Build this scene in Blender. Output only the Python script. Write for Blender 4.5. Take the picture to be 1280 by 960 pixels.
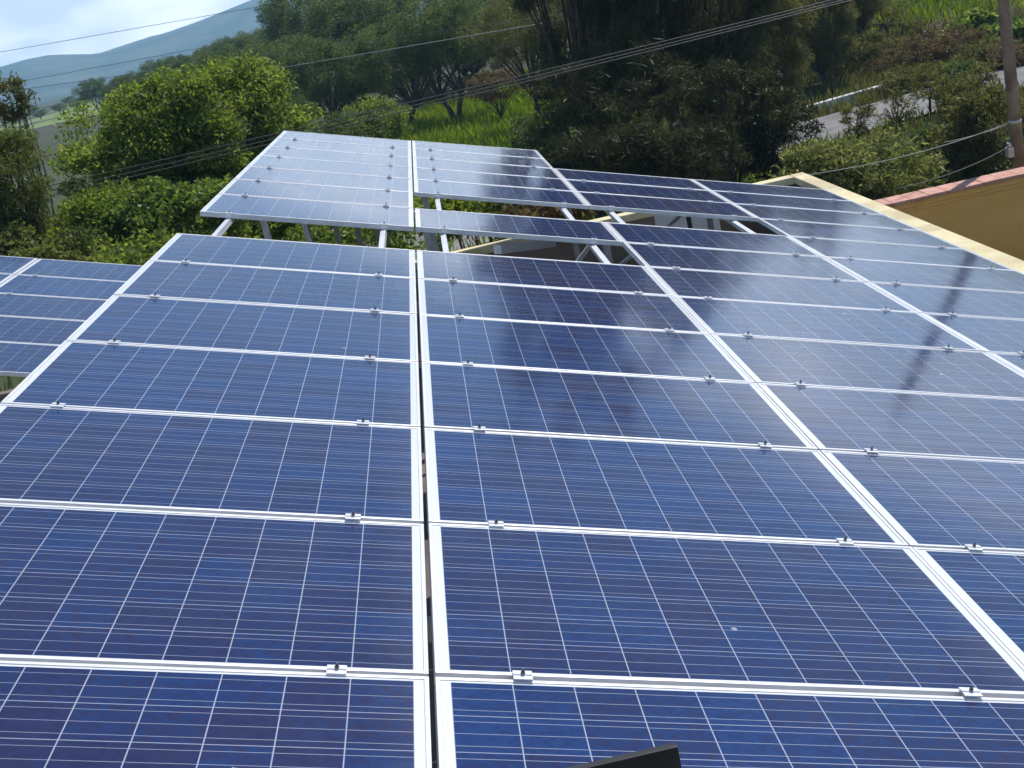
import bpy, math, random
import numpy as np
from mathutils import Vector, Matrix

# ------------------------------------------------------------------ scene, camera, sky, sun
for o in list(bpy.data.objects):
    bpy.data.objects.remove(o, do_unlink=True)
SC = bpy.context.scene
COL = SC.collection
PI = math.pi

CAM = np.array([0.32078939, -8.97272701, 1.5892133])
RW = np.array([[0.9747743631281168, -0.07966984900564103, -0.20848898327631737],
               [-0.22262414166749564, -0.2804372516288933, -0.9336987948185665],
               [0.015919564535031433, 0.9565603290217775, -0.29109947510561385]])
FOC = 1580.84
cd = bpy.data.cameras.new('camera')
cam = bpy.data.objects.new('camera', cd)
COL.objects.link(cam)
cd.sensor_width = 36.0
cd.lens = 36.0 * FOC / 1280.0
cd.clip_start = 0.05
cd.clip_end = 20000
m = Matrix(((RW[0][0], -RW[1][0], -RW[2][0], CAM[0]),
            (RW[0][1], -RW[1][1], -RW[2][1], CAM[1]),
            (RW[0][2], -RW[1][2], -RW[2][2], CAM[2]),
            (0, 0, 0, 1)))
cam.matrix_world = m
SC.camera = cam
SC.render.resolution_x, SC.render.resolution_y = 1024, 768

SUN_AZ, SUN_EL = 44.0, 59.0          # azimuth measured from +Y towards +X
w = bpy.data.worlds.new('World'); SC.world = w; w.use_nodes = True
nt = w.node_tree; N = nt.nodes; L = nt.links
for n in list(N): N.remove(n)
out = N.new('ShaderNodeOutputWorld'); bg = N.new('ShaderNodeBackground')
sky = N.new('ShaderNodeTexSky'); sky.sky_type = 'NISHITA'; sky.sun_disc = False
sky.sun_elevation = math.radians(SUN_EL); sky.sun_rotation = math.radians(SUN_AZ)
sky.altitude = 1500; sky.dust_density = 0.5; sky.ozone_density = 2.0
bg.inputs['Strength'].default_value = 0.10
tc = N.new('ShaderNodeTexCoord')
mp = N.new('ShaderNodeMapping'); mp.inputs['Scale'].default_value = (2.2, 2.2, 7.0)
nz = N.new('ShaderNodeTexNoise'); nz.inputs['Scale'].default_value = 1.6
nz.inputs['Detail'].default_value = 7; nz.inputs['Roughness'].default_value = 0.55
rmp = N.new('ShaderNodeValToRGB')
rmp.color_ramp.elements[0].position = 0.38; rmp.color_ramp.elements[0].color = (0, 0, 0, 1)
rmp.color_ramp.elements[1].position = 0.58; rmp.color_ramp.elements[1].color = (1, 1, 1, 1)
# more cloud towards the horizon, open blue higher up
sep = N.new('ShaderNodeSeparateXYZ')
mr = N.new('ShaderNodeMapRange'); mr.inputs[1].default_value = 0.10; mr.inputs[2].default_value = 0.26
mr.inputs[3].default_value = 0.17; mr.inputs[4].default_value = -0.34
add = N.new('ShaderNodeMath'); add.operation = 'ADD'
nz2 = N.new('ShaderNodeTexNoise'); nz2.inputs['Scale'].default_value = 4.0; nz2.inputs['Detail'].default_value = 5
r2 = N.new('ShaderNodeValToRGB')
r2.color_ramp.elements[0].position = 0.40; r2.color_ramp.elements[0].color = (15.0, 16.2, 17.6, 1)
r2.color_ramp.elements[1].position = 0.6; r2.color_ramp.elements[1].color = (25.0, 24.8, 24.6, 1)
mix = N.new('ShaderNodeMix'); mix.data_type = 'RGBA'
L.new(tc.outputs['Generated'], mp.inputs[0]); L.new(mp.outputs[0], nz.inputs['Vector'])
L.new(mp.outputs[0], nz2.inputs['Vector'])
L.new(tc.outputs['Generated'], sep.inputs[0]); L.new(sep.outputs['Z'], mr.inputs[0])
L.new(nz.outputs['Fac'], add.inputs[0]); L.new(mr.outputs[0], add.inputs[1])
L.new(add.outputs[0], rmp.inputs[0]); L.new(nz2.outputs['Fac'], r2.inputs[0])
L.new(rmp.outputs[0], mix.inputs[0]); L.new(sky.outputs[0], mix.inputs[6]); L.new(r2.outputs[0], mix.inputs[7])
L.new(mix.outputs[2], bg.inputs['Color']); L.new(bg.outputs[0], out.inputs[0])

sd = bpy.data.lights.new('sun', 'SUN'); sun = bpy.data.objects.new('sun', sd); COL.objects.link(sun)
sd.energy = 4.0; sd.angle = math.radians(0.53); sd.color = (1.0, 0.955, 0.89)
a, e = math.radians(SUN_AZ), math.radians(SUN_EL)
sdir = Vector((math.sin(a) * math.cos(e), math.cos(a) * math.cos(e), math.sin(e)))
sun.rotation_euler = sdir.to_track_quat('Z', 'Y').to_euler()
sun.location = (0, 0, 40)

vs = SC.view_settings
SC.display_settings.display_device = 'sRGB'
vs.view_transform = 'Standard'; vs.look = 'None'; vs.exposure = 0.28; vs.gamma = 1.0; vs.use_curve_mapping = False
SC.cycles.max_bounces = 6; SC.cycles.diffuse_bounces = 3; SC.cycles.glossy_bounces = 3
SC.cycles.transmission_bounces = 3; SC.cycles.volume_bounces = 1; SC.cycles.transparent_max_bounces = 8
SC.cycles.use_denoising = True
SC.cycles.sample_clamp_indirect = 6.0

# ------------------------------------------------------------------ helpers
def at(px, py, Y):
    """A place at depth Y that the survey of the photograph gives for one of its points (1280 x 960)."""
    v = RW.T @ np.array([(px - 640) / FOC, (py - 480) / FOC, 1.0])
    return CAM + v * ((Y - CAM[1]) / v[1])

class MB:
    def __init__(s): s.v = []; s.f = []; s.m = []
    def box(s, x0, x1, y0, y1, z0, z1, mi=0, M=None):
        b = len(s.v)
        for z in (z0, z1):
            for (x, y) in ((x0, y0), (x1, y0), (x1, y1), (x0, y1)):
                p = Vector((x, y, z))
                s.v.append(tuple(M @ p if M else p))
        for f in ((3, 2, 1, 0), (4, 5, 6, 7), (0, 1, 5, 4), (1, 2, 6, 5), (2, 3, 7, 6), (3, 0, 4, 7)):
            s.f.append([b + i for i in f]); s.m.append(mi)
        return s
    def tube(s, pts, rad, n=8, mi=0, cap=True):
        pts = [Vector(p) for p in pts]
        if not isinstance(rad, (list, tuple)): rad = [rad] * len(pts)
        rings = []
        for i, p in enumerate(pts):
            d = (pts[min(i + 1, len(pts) - 1)] - pts[max(i - 1, 0)]).normalized()
            u = d.cross(Vector((0, 0, 1)))
            if u.length < 1e-3: u = Vector((1, 0, 0))
            u.normalize(); q = d.cross(u)
            r = []
            for k in range(n):
                t = 2 * PI * k / n
                r.append(len(s.v)); s.v.append(tuple(p + (u * math.cos(t) + q * math.sin(t)) * rad[i]))
            rings.append(r)
        for a_, b_ in zip(rings, rings[1:]):
            for k in range(n):
                s.f.append([a_[k], a_[(k + 1) % n], b_[(k + 1) % n], b_[k]]); s.m.append(mi)
        if cap:
            s.f.append(rings[0][::-1]); s.m.append(mi); s.f.append(rings[-1]); s.m.append(mi)
        return s
    def bar(s, p, q, wd, ht, mi=0):
        """square section bar from p to q"""
        p, q = Vector(p), Vector(q); d = (q - p); ln = d.length; d.normalize()
        up = Vector((0, 0, 1)) if abs(d.z) < 0.95 else Vector((0, 1, 0))
        x = d.cross(up).normalized(); z = x.cross(d)
        M = Matrix(((d.x, x.x, z.x, p.x), (d.y, x.y, z.y, p.y), (d.z, x.z, z.z, p.z), (0, 0, 0, 1)))
        return s.box(0, ln, -wd / 2, wd / 2, -ht / 2, ht / 2, mi, M)
    def mesh(s, name, mats, smooth=False):
        me = bpy.data.meshes.new(name)
        me.from_pydata(s.v, [], s.f)
        for mt in (mats if isinstance(mats, (list, tuple)) else [mats]): me.materials.append(mt)
        me.polygons.foreach_set('material_index', s.m)
        if smooth: me.polygons.foreach_set('use_smooth', [True] * len(s.f))
        me.update()
        return me
    def build(s, name, mats, parent=None, smooth=False, loc=None, bevel=0):
        o = bpy.data.objects.new(name, s.mesh(name, mats, smooth))
        COL.objects.link(o)
        if parent: o.parent = parent
        if loc is not None: o.location = loc
        if bevel:
            bm = o.modifiers.new('bevel', 'BEVEL'); bm.width = bevel; bm.segments = 2; bm.limit_method = 'ANGLE'
        return o

def tag(o, label=None, cat=None, group=None, kind=None):
    if label: o['label'] = label
    if cat: o['category'] = cat
    if group: o['group'] = group
    if kind: o['kind'] = kind
    return o

def empty(name, loc=(0, 0, 0), rot=(0, 0, 0)):
    o = bpy.data.objects.new(name, None); COL.objects.link(o)
    o.location = loc; o.rotation_euler = rot; o.empty_display_size = 0.2
    return o

def copy_tree(o, parent=None):
    c = o.copy(); COL.objects.link(c)
    if parent: c.parent = parent
    for ch in list(o.children): copy_tree(ch, c)
    return c

# ------------------------------------------------------------------ materials
def mat(name, color, rough=0.6, metal=0.0, spec=0.5):
    mt = bpy.data.materials.new(name); mt.use_nodes = True
    b = mt.node_tree.nodes['Principled BSDF']
    b.inputs['Base Color'].default_value = (*color, 1)
    b.inputs['Roughness'].default_value = rough
    b.inputs['Metallic'].default_value = metal
    b.inputs['Specular IOR Level'].default_value = spec
    return mt

def noisy(name, c1, c2, scale=3.0, rough=0.8, metal=0.0, detail=6, lo=0.35, hi=0.65, bump=0.0, bscale=40, coords='Object', c3=None, s3=0.6):
    mt = mat(name, c1, rough, metal)
    nt = mt.node_tree; N = nt.nodes; L = nt.links; b = N['Principled BSDF']
    tc = N.new('ShaderNodeTexCoord'); n = N.new('ShaderNodeTexNoise')
    n.inputs['Scale'].default_value = scale; n.inputs['Detail'].default_value = detail; n.inputs['Roughness'].default_value = 0.62
    r = N.new('ShaderNodeValToRGB')
    r.color_ramp.elements[0].position = lo; r.color_ramp.elements[0].color = (*c1, 1)
    r.color_ramp.elements[1].position = hi; r.color_ramp.elements[1].color = (*c2, 1)
    L.new(tc.outputs[coords], n.inputs['Vector']); L.new(n.outputs['Fac'], r.inputs[0])
    col = r.outputs[0]
    if c3:
        n3 = N.new('ShaderNodeTexNoise'); n3.inputs['Scale'].default_value = s3; n3.inputs['Detail'].default_value = 5
        r3 = N.new('ShaderNodeValToRGB'); r3.color_ramp.elements[0].position = 0.48; r3.color_ramp.elements[1].position = 0.62
        mx = N.new('ShaderNodeMix'); mx.data_type = 'RGBA'; mx.inputs[7].default_value = (*c3, 1)
        L.new(tc.outputs[coords], n3.inputs['Vector']); L.new(n3.outputs['Fac'], r3.inputs[0])
        L.new(r3.outputs[0], mx.inputs[0]); L.new(col, mx.inputs[6]); col = mx.outputs[2]
    L.new(col, b.inputs['Base Color'])
    if bump:
        nb = N.new('ShaderNodeTexNoise'); nb.inputs['Scale'].default_value = bscale; nb.inputs['Detail'].default_value = 4
        bp = N.new('ShaderNodeBump'); bp.inputs['Strength'].default_value = bump; bp.inputs['Distance'].default_value = 0.02
        L.new(tc.outputs[coords], nb.inputs['Vector']); L.new(nb.outputs['Fac'], bp.inputs['Height']); L.new(bp.outputs[0], b.inputs['Normal'])
    return mt

def leaf_mat(name, c1, c2, trans=0.5, scale=1.3, rough=0.5, spec=0.22):
    """two-sided leaf: diffuse plus light through the blade; hue drifts from clump to clump"""
    mt = bpy.data.materials.new(name); mt.use_nodes = True
    nt = mt.node_tree; N = nt.nodes; L = nt.links
    b = N['Principled BSDF']; out = N['Material Output']
    b.inputs['Roughness'].default_value = rough; b.inputs['Specular IOR Level'].default_value = spec
    geo = N.new('ShaderNodeNewGeometry')
    n = N.new('ShaderNodeTexNoise'); n.inputs['Scale'].default_value = scale; n.inputs['Detail'].default_value = 3
    L.new(geo.outputs['Position'], n.inputs['Vector'])
    wn = N.new('ShaderNodeMath'); wn.operation = 'MULTIPLY_ADD'; wn.inputs[1].default_value = 0.5; wn.inputs[2].default_value = -0.25
    L.new(geo.outputs['Random Per Island'], wn.inputs[0])
    ad = N.new('ShaderNodeMath'); ad.operation = 'ADD'; L.new(n.outputs['Fac'], ad.inputs[0]); L.new(wn.outputs[0], ad.inputs[1])
    r = N.new('ShaderNodeValToRGB')
    r.color_ramp.elements[0].position = 0.3; r.color_ramp.elements[0].color = (*c1, 1)
    r.color_ramp.elements[1].position = 0.72; r.color_ramp.elements[1].color = (*c2, 1)
    L.new(ad.outputs[0], r.inputs[0]); L.new(r.outputs[0], b.inputs['Base Color'])
    t = N.new('ShaderNodeBsdfTranslucent')
    hs = N.new('ShaderNodeHueSaturation'); hs.inputs['Hue'].default_value = 0.485; hs.inputs['Value'].default_value = 1.7; hs.inputs['Saturation'].default_value = 1.1
    L.new(r.outputs[0], hs.inputs['Color']); L.new(hs.outputs[0], t.inputs['Color'])
    ms = N.new('ShaderNodeMixShader'); ms.inputs[0].default_value = trans
    L.new(b.outputs[0], ms.inputs[1]); L.new(t.outputs[0], ms.inputs[2]); L.new(ms.outputs[0], out.inputs['Surface'])
    return mt

# panel sizes (metres)
PL, PW, PITCH = 1.664, 0.992, 1.012
CELL = 0.1587; MX = (PL - 10 * CELL) / 2; CY = 0.1585; MY = (PW - 6 * CY) / 2

def cell_material():
    mt = bpy.data.materials.new('photovoltaic_cells'); mt.use_nodes = True
    nt = mt.node_tree; N = nt.nodes; L = nt.links; b = N['Principled BSDF']
    def math_(op, a_, b_=None, c_=None):
        n = N.new('ShaderNodeMath'); n.operation = op
        for i, x in enumerate((a_, b_, c_)):
            if x is None: continue
            if isinstance(x, (int, float)): n.inputs[i].default_value = x
            else: L.new(x, n.inputs[i])
        return n.outputs[0]
    tc = N.new('ShaderNodeTexCoord'); sp = N.new('ShaderNodeSeparateXYZ'); L.new(tc.outputs['Object'], sp.inputs[0])
    oi = N.new('ShaderNodeObjectInfo')
    gx = math_('DIVIDE', math_('SUBTRACT', sp.outputs[0], MX), CELL)
    gy = math_('DIVIDE', math_('SUBTRACT', sp.outputs[1], MY), CY)
    fx, fy = math_('FRACT', gx), math_('FRACT', gy)
    ix, iy = math_('FLOOR', gx), math_('FLOOR', gy)
    dx = math_('ABSOLUTE', math_('SUBTRACT', fx, 0.5)); dy = math_('ABSOLUTE', math_('SUBTRACT', fy, 0.5))
    gapx = math_('GREATER_THAN', dx, 0.5 - 0.0100); gapy = math_('GREATER_THAN', dy, 0.5 - 0.0085)
    outx = math_('GREATER_THAN', math_('ABSOLUTE', math_('SUBTRACT', gx, 5.0)), 5.0)
    outy = math_('GREATER_THAN', math_('ABSOLUTE', math_('SUBTRACT', gy, 3.0)), 3.0)
    white = math_('MAXIMUM', math_('MAXIMUM', gapx, gapy), math_('MAXIMUM', outx, outy))
    fb = math_('FRACT', math_('MULTIPLY', fy, 3.0))
    bus = math_('LESS_THAN', math_('ABSOLUTE', math_('SUBTRACT', fb, 0.5)), 0.0155)
    bus = math_('MULTIPLY', bus, math_('SUBTRACT', 1.0, white))
    # cell to cell tone, crystal grain
    cx = N.new('ShaderNodeCombineXYZ'); L.new(ix, cx.inputs[0]); L.new(iy, cx.inputs[1]); L.new(math_('MULTIPLY', oi.outputs['Random'], 97.0), cx.inputs[2])
    wn = N.new('ShaderNodeTexWhiteNoise'); L.new(cx.outputs[0], wn.inputs['Vector'])
    vo = N.new('ShaderNodeTexVoronoi'); vo.inputs['Scale'].default_value = 60
    off = N.new('ShaderNodeVectorMath'); off.operation = 'ADD'; L.new(tc.outputs['Object'], off.inputs[0]); L.new(cx.outputs[0], off.inputs[1])
    L.new(off.outputs[0], vo.inputs['Vector'])
    vs_ = N.new('ShaderNodeSeparateColor'); L.new(vo.outputs['Color'], vs_.inputs[0])
    rp = N.new('ShaderNodeValToRGB')
    els = rp.color_ramp.elements
    els[0].position = 0.0; els[0].color = (0.0085, 0.0145, 0.066, 1)
    els[1].position = 1.0; els[1].color = (0.0090, 0.0350, 0.142, 1)
    k = els.new(0.35); k.color = (0.0175, 0.0180, 0.072, 1)
    k = els.new(0.7); k.color = (0.0085, 0.0250, 0.108, 1)
    tone = math_('ADD', math_('MULTIPLY', wn.outputs['Value'], 0.46), math_('ADD', math_('MULTIPLY', vs_.outputs[0], 0.46), math_('MULTIPLY', oi.outputs['Random'], 0.30)))
    L.new(tone, rp.inputs[0])
    m1 = N.new('ShaderNodeMix'); m1.data_type = 'RGBA'; L.new(white, m1.inputs[0]); L.new(rp.outputs[0], m1.inputs[6])
    m0 = N.new('ShaderNodeMix'); m0.data_type = 'RGBA'; L.new(math_('MAXIMUM', outx, outy), m0.inputs[0]); m0.inputs[6].default_value = (0.34, 0.37, 0.47, 1); m0.inputs[7].default_value = (0.74, 0.75, 0.77, 1)
    L.new(m0.outputs[2], m1.inputs[7])
    m2 = N.new('ShaderNodeMix'); m2.data_type = 'RGBA'; L.new(bus, m2.inputs[0]); L.new(m1.outputs[2], m2.inputs[6]); m2.inputs[7].default_value = (0.36, 0.39, 0.48, 1)
    # the dusty film on the glass
    nd = N.new('ShaderNodeTexNoise'); nd.inputs['Scale'].default_value = 2.6; nd.inputs['Detail'].default_value = 6
    geo = N.new('ShaderNodeNewGeometry'); L.new(geo.outputs['Position'], nd.inputs['Vector'])
    dr = N.new('ShaderNodeMapRange'); dr.inputs[1].default_value = 0.4; dr.inputs[2].default_value = 0.75; dr.inputs[3].default_value = 0.0; dr.inputs[4].default_value = 0.020
    L.new(nd.outputs['Fac'], dr.inputs[0])
    m3 = N.new('ShaderNodeMix'); m3.data_type = 'RGBA'; L.new(dr.outputs[0], m3.inputs[0]); L.new(m2.outputs[2], m3.inputs[6]); m3.inputs[7].default_value = (0.45, 0.42, 0.36, 1)
    # grime settled along the lower short edge, rain runs and a few droppings
    ed = N.new('ShaderNodeMapRange'); ed.inputs[1].default_value = PL - 0.16; ed.inputs[2].default_value = PL - 0.012; ed.inputs[3].default_value = 0.0; ed.inputs[4].default_value = 0.16
    L.new(sp.outputs[0], ed.inputs[0])
    rn = N.new('ShaderNodeTexNoise'); rn.inputs['Scale'].default_value = 9; rn.inputs['Detail'].default_value = 5; rn.noise_dimensions = '4D'
    st = N.new('ShaderNodeMapping'); st.inputs['Scale'].default_value = (0.5, 4.0, 1.0); L.new(tc.outputs['Object'], st.inputs[0]); L.new(st.outputs[0], rn.inputs['Vector'])
    L.new(math_('MULTIPLY', oi.outputs['Random'], 40.0), rn.inputs['W'])
    run = math_('MULTIPLY', math_('POWER', rn.outputs['Fac'], 2.0), ed.outputs[0])
    vd = N.new('ShaderNodeTexVoronoi'); vd.inputs['Scale'].default_value = 3.2; L.new(geo.outputs['Position'], vd.inputs['Vector'])
    vw = N.new('ShaderNodeTexNoise'); vw.inputs['Scale'].default_value = 60; L.new(geo.outputs['Position'], vw.inputs['Vector'])
    dd = math_('ADD', vd.outputs['Distance'], math_('MULTIPLY', vw.outputs['Fac'], 0.05))
    vc = N.new('ShaderNodeSeparateColor'); L.new(vd.outputs['Color'], vc.inputs[0])
    spot = math_('MULTIPLY', math_('LESS_THAN', dd, 0.060), math_('GREATER_THAN', vc.outputs[0], 0.45))
    grime = math_('MAXIMUM', run, math_('MULTIPLY', spot, 0.6))
    m4 = N.new('ShaderNodeMix'); m4.data_type = 'RGBA'; L.new(grime, m4.inputs[0]); L.new(m3.outputs[2], m4.inputs[6]); m4.inputs[7].default_value = (0.55, 0.54, 0.49, 1)
    L.new(m4.outputs[2], b.inputs['Base Color'])
    L.new(math_('MULTIPLY', bus, 0.6), b.inputs['Metallic'])
    b.inputs['Roughness'].default_value = 0.42
    b.inputs['Specular IOR Level'].default_value = 0.06
    # solder ripples along the ribbons, so that the sun catches them in places
    wv = N.new('ShaderNodeTexNoise'); wv.inputs['Scale'].default_value = 28; wv.inputs['Detail'].default_value = 2
    L.new(off.outputs[0], wv.inputs['Vector'])
    bp = N.new('ShaderNodeBump'); bp.inputs['Distance'].default_value = 0.004
    L.new(math_('MULTIPLY', bus, 0.35), bp.inputs['Strength']); L.new(wv.outputs['Fac'], bp.inputs['Height']); L.new(bp.outputs[0], b.inputs['Normal'])
    b.inputs['Coat Weight'].default_value = 1.0
    b.inputs['Coat IOR'].default_value = 1.34
    cr = N.new('ShaderNodeMapRange'); cr.inputs[1].default_value = 0.35; cr.inputs[2].default_value = 0.7; cr.inputs[3].default_value = 0.075; cr.inputs[4].default_value = 0.13
    L.new(nd.outputs['Fac'], cr.inputs[0]); L.new(cr.outputs[0], b.inputs['Coat Roughness'])
    return mt

MT = {}
MT['cells'] = cell_material()
MT['backsheet'] = mat('white_backsheet', (0.7, 0.7, 0.7), 0.6)
MT['alu'] = noisy('anodised_aluminium', (0.74, 0.74, 0.76), (0.86, 0.86, 0.87), 6, 0.42, 0.35, bump=0.05, bscale=200)
MT['galv'] = noisy('galvanised_steel', (0.42, 0.43, 0.44), (0.62, 0.63, 0.64), 9, 0.5, 0.55)
MT['bolt'] = mat('dark_bolt_steel', (0.13, 0.13, 0.135), 0.45, 0.5)
MT['legpaint'] = noisy('weathered_steel_post', (0.26, 0.245, 0.20), (0.36, 0.34, 0.28), 7, 0.6, 0.2)
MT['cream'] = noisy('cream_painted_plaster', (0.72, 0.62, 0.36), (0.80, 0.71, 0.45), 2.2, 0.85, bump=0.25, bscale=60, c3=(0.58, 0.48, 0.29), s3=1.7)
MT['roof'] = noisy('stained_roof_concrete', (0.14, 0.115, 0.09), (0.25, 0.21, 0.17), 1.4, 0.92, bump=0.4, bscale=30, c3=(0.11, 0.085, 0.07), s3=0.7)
MT['orange'] = noisy('ochre_orange_plaster', (0.84, 0.45, 0.125), (0.88, 0.51, 0.16), 1.3, 0.9, bump=0.3, bscale=45, c3=(0.76, 0.39, 0.10), s3=0.9)
MT['pink'] = noisy('pink_clay_tile', (0.48, 0.22, 0.155), (0.66, 0.36, 0.28), 5, 0.75, bump=0.2, bscale=50)
MT['asphalt'] = noisy('grey_asphalt', (0.17, 0.165, 0.165), (0.27, 0.26, 0.26), 0.8, 0.9, bump=0.3, bscale=20, c3=(0.12, 0.11, 0.10), s3=0.35)
MT['whitewall'] = noisy('whitewashed_kerb', (0.55, 0.54, 0.52), (0.85, 0.84, 0.80), 2.5, 0.8)
MT['wood'] = noisy('weathered_timber_pole', (0.20, 0.145, 0.10), (0.36, 0.27, 0.185), 5, 0.9, bump=0.5, bscale=30, c3=(0.14, 0.10, 0.07), s3=2.5)
MT['wire'] = mat('cable_sheath', (0.10, 0.095, 0.09), 0.5)
MT['wirelight'] = mat('bare_aluminium_cable', (0.36, 0.35, 0.33), 0.4, 0.5)
MT['black'] = noisy('black_painted_steel', (0.010, 0.010, 0.011), (0.02, 0.02, 0.021), 14, 0.5, 0.0, c3=(0.035, 0.034, 0.032), s3=9)
MT['bark'] = noisy('dark_bark', (0.035, 0.026, 0.02), (0.09, 0.07, 0.052), 4, 0.95, bump=0.6, bscale=18)
MT['barkgrey'] = noisy('grey_bark', (0.09, 0.078, 0.065), (0.19, 0.165, 0.14), 4, 0.95, bump=0.6, bscale=18)
MT['ground'] = noisy('grassy_soil', (0.028, 0.046, 0.012), (0.062, 0.074, 0.022), 0.12, 0.95, c3=(0.066, 0.050, 0.028), s3=0.06, bump=0.5, bscale=3, detail=9)
MT['mountain'] = noisy('wooded_mountain_slope', (0.025, 0.05, 0.025), (0.12, 0.13, 0.07), 0.008, 0.95, lo=.42, hi=.6)
MT['field'] = noisy('pale_field', (0.13, 0.19, 0.045), (0.21, 0.25, 0.075), 0.03, 0.95)
LF = {}
LF['bright'] = leaf_mat('bright_green_leaf', (0.080, 0.138, 0.024), (0.235, 0.295, 0.062), 0.52)
LF['broad'] = leaf_mat('glossy_green_leaf', (0.070, 0.135, 0.026), (0.210, 0.270, 0.066), 0.48, rough=0.35)
LF['mesq'] = leaf_mat('dull_green_leaflet', (0.052, 0.090, 0.028), (0.130, 0.175, 0.050), 0.45, 0.6)
LF['olive'] = leaf_mat('olive_brown_leaf', (0.070, 0.080, 0.022), (0.170, 0.170, 0.048), 0.45)
LF['dark'] = leaf_mat('dark_casuarina_needle', (0.034, 0.044, 0.017), (0.090, 0.092, 0.032), 0.4, 0.7)
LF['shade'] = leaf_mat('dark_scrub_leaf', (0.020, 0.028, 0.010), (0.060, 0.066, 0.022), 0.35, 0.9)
LF['brown'] = leaf_mat('dry_brown_leaf', (0.095, 0.074, 0.032), (0.180, 0.145, 0.062), 0.4)
LF['feather'] = leaf_mat('feathery_green_leaflet', (0.062, 0.092, 0.024), (0.165, 0.190, 0.052), 0.48)
LF['pale'] = leaf_mat('pale_green_leaflet', (0.100, 0.130, 0.036), (0.250, 0.270, 0.090), 0.48)
LF['grass'] = leaf_mat('grass_blade', (0.085, 0.165, 0.016), (0.200, 0.270, 0.036), 0.5, 0.35)

# ------------------------------------------------------------------ terrain, mountain, road
def grid_mesh(name, xs, ys, zf, mt, smooth=True):
    xs, ys = np.asarray(xs), np.asarray(ys)
    X, Y = np.meshgrid(xs, ys); Z = zf(X, Y)
    v = np.stack([X, Y, Z], -1).reshape(-1, 3)
    nx, ny = len(xs), len(ys)
    idx = np.arange(nx * ny).reshape(ny, nx)
    f = np.stack([idx[:-1, :-1], idx[:-1, 1:], idx[1:, 1:], idx[1:, :-1]], -1).reshape(-1, 4)
    me = bpy.data.meshes.new(name); me.from_pydata(v.tolist(), [], f.tolist()); me.materials.append(mt)
    me.polygons.foreach_set('use_smooth', [smooth] * len(f)); me.update()
    o = bpy.data.objects.new(name, me); COL.objects.link(o)
    return o

GZ = -5.0
def sst(x, a_, b_):
    t = np.clip((x - a_) / (b_ - a_), 0, 1); return t * t * (3 - 2 * t)
def ground_z(X, Y):
    X = np.asarray(X, float); Y = np.asarray(Y, float)
    z = GZ + 0.12 * np.sin(X * 0.21 + 1) * np.sin(Y * 0.17) * sst(Y, 12, 30)
    # bank beyond the road on the sunny side, gentle rise under the mesquites
    z = z + 3.0 * sst(Y - 0.25 * X, 36.5, 56) * sst(X, 4, 16)
    z = z + 1.2 * sst(Y, 60, 130) * (1 - sst(np.abs(X), 60, 260))
    return z
def gz(x, y): return float(ground_z(x, y))
xs = np.concatenate([-np.geomspace(60, 7000, 26)[::-1], np.linspace(-56, 56, 90), np.geomspace(60, 7000, 26)])
ys = np.concatenate([-np.geomspace(26, 3000, 12)[::-1], np.linspace(-22, 110, 100), np.geomspace(114, 7000, 40)])
tag(grid_mesh('ground', xs, ys, ground_z, MT['ground']), kind='structure')

# pale grazing fields on the plain
def strip(name, pts, mt, dz, kind='structure'):
    v = [(x, y, gz(x, y) + dz) for x, y in pts]
    me = bpy.data.meshes.new(name); me.from_pydata(v, [], [list(range(len(v)))]); me.materials.append(mt); me.update()
    o = bpy.data.objects.new(name, me); COL.objects.link(o)
    return tag(o, kind=kind)
strip('field', [(-120, 240), (-40, 215), (-20, 330), (-100, 420), (-190, 400)], MT['field'], 0.12)

# road running past the houses, on a low sealed bed
rd = np.array([math.cos(math.radians(15)), math.sin(math.radians(15))]); rn = np.array([-rd[1], rd[0]])
rc = np.array([15.5, 33.3])
def road_pt(s_, o_): p = rc + rd * s_ + rn * o_; return float(p[0]), float(p[1])
mb = MB()
S = np.linspace(-60, 90, 76)
for s_ in S:
    for o_ in (-2.6, 2.6):
        x, y = road_pt(s_, o_); mb.v.append((x, y, gz(x, y) + 0.10))
for i in range(len(S) - 1):
    mb.f.append([2 * i, 2 * i + 2, 2 * i + 3, 2 * i + 1][::-1]); mb.m.append(0)
tag(mb.build('road', MT['asphalt']), kind='structure')

# mountain ridge
def az_el(px, py):
    v = RW.T @ np.array([(px - 640) / FOC, (py - 480) / FOC, 1.0]); return math.degrees(math.atan2(v[0], v[1])), math.degrees(math.asin(v[2] / np.linalg.norm(v)))
prof = [az_el(*p) for p in ((-700, 205), (-300, 140), (-60, 92), (0, 82), (30, 73), (60, 67), (90, 66), (120, 66), (150, 56), (190, 43), (205, 40), (250, 24), (290, 8), (330, -8), (400, -30), (520, -52), (700, -60), (1000, -90), (1300, -160))]
pa, pe = [p[0] for p in prof], [max(0.05, p[1]) for p in prof]
MD = 3000.0
na, nr = 220, 22
mv, mf = [], []
rng = np.random.default_rng(5)
for j in range(nr):
    t = j / (nr - 1)                         # 0 foot .. 0.6 crest .. 1 back foot
    D = MD - 1100 + 2000 * t
    sh = sst(t, 0, 0.6) ** 0.8 if t <= 0.6 else 1 - sst(t, 0.6, 1.0)
    for i in range(na):
        A = -52 + 92 * i / (na - 1)
        hgt = math.tan(math.radians(np.interp(A, pa, pe))) * (MD + 100) + (CAM[2] - GZ)
        gul = 1 + 0.10 * math.sin(A * 1.9 + 3 * t) * (1 - float(sh)) + 0.06 * math.sin(A * 5.3 - 4 * t) * (1 - float(sh))
        z = GZ - 4 + max(0.0, hgt * float(sh) * gul)
        mv.append((CAM[0] + D * math.sin(math.radians(A)), CAM[1] + D * math.cos(math.radians(A)), z))
for j in range(nr - 1):
    for i in range(na - 1):
        q = j * na + i; mf.append([q, q + 1, q + na + 1, q + na])
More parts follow.
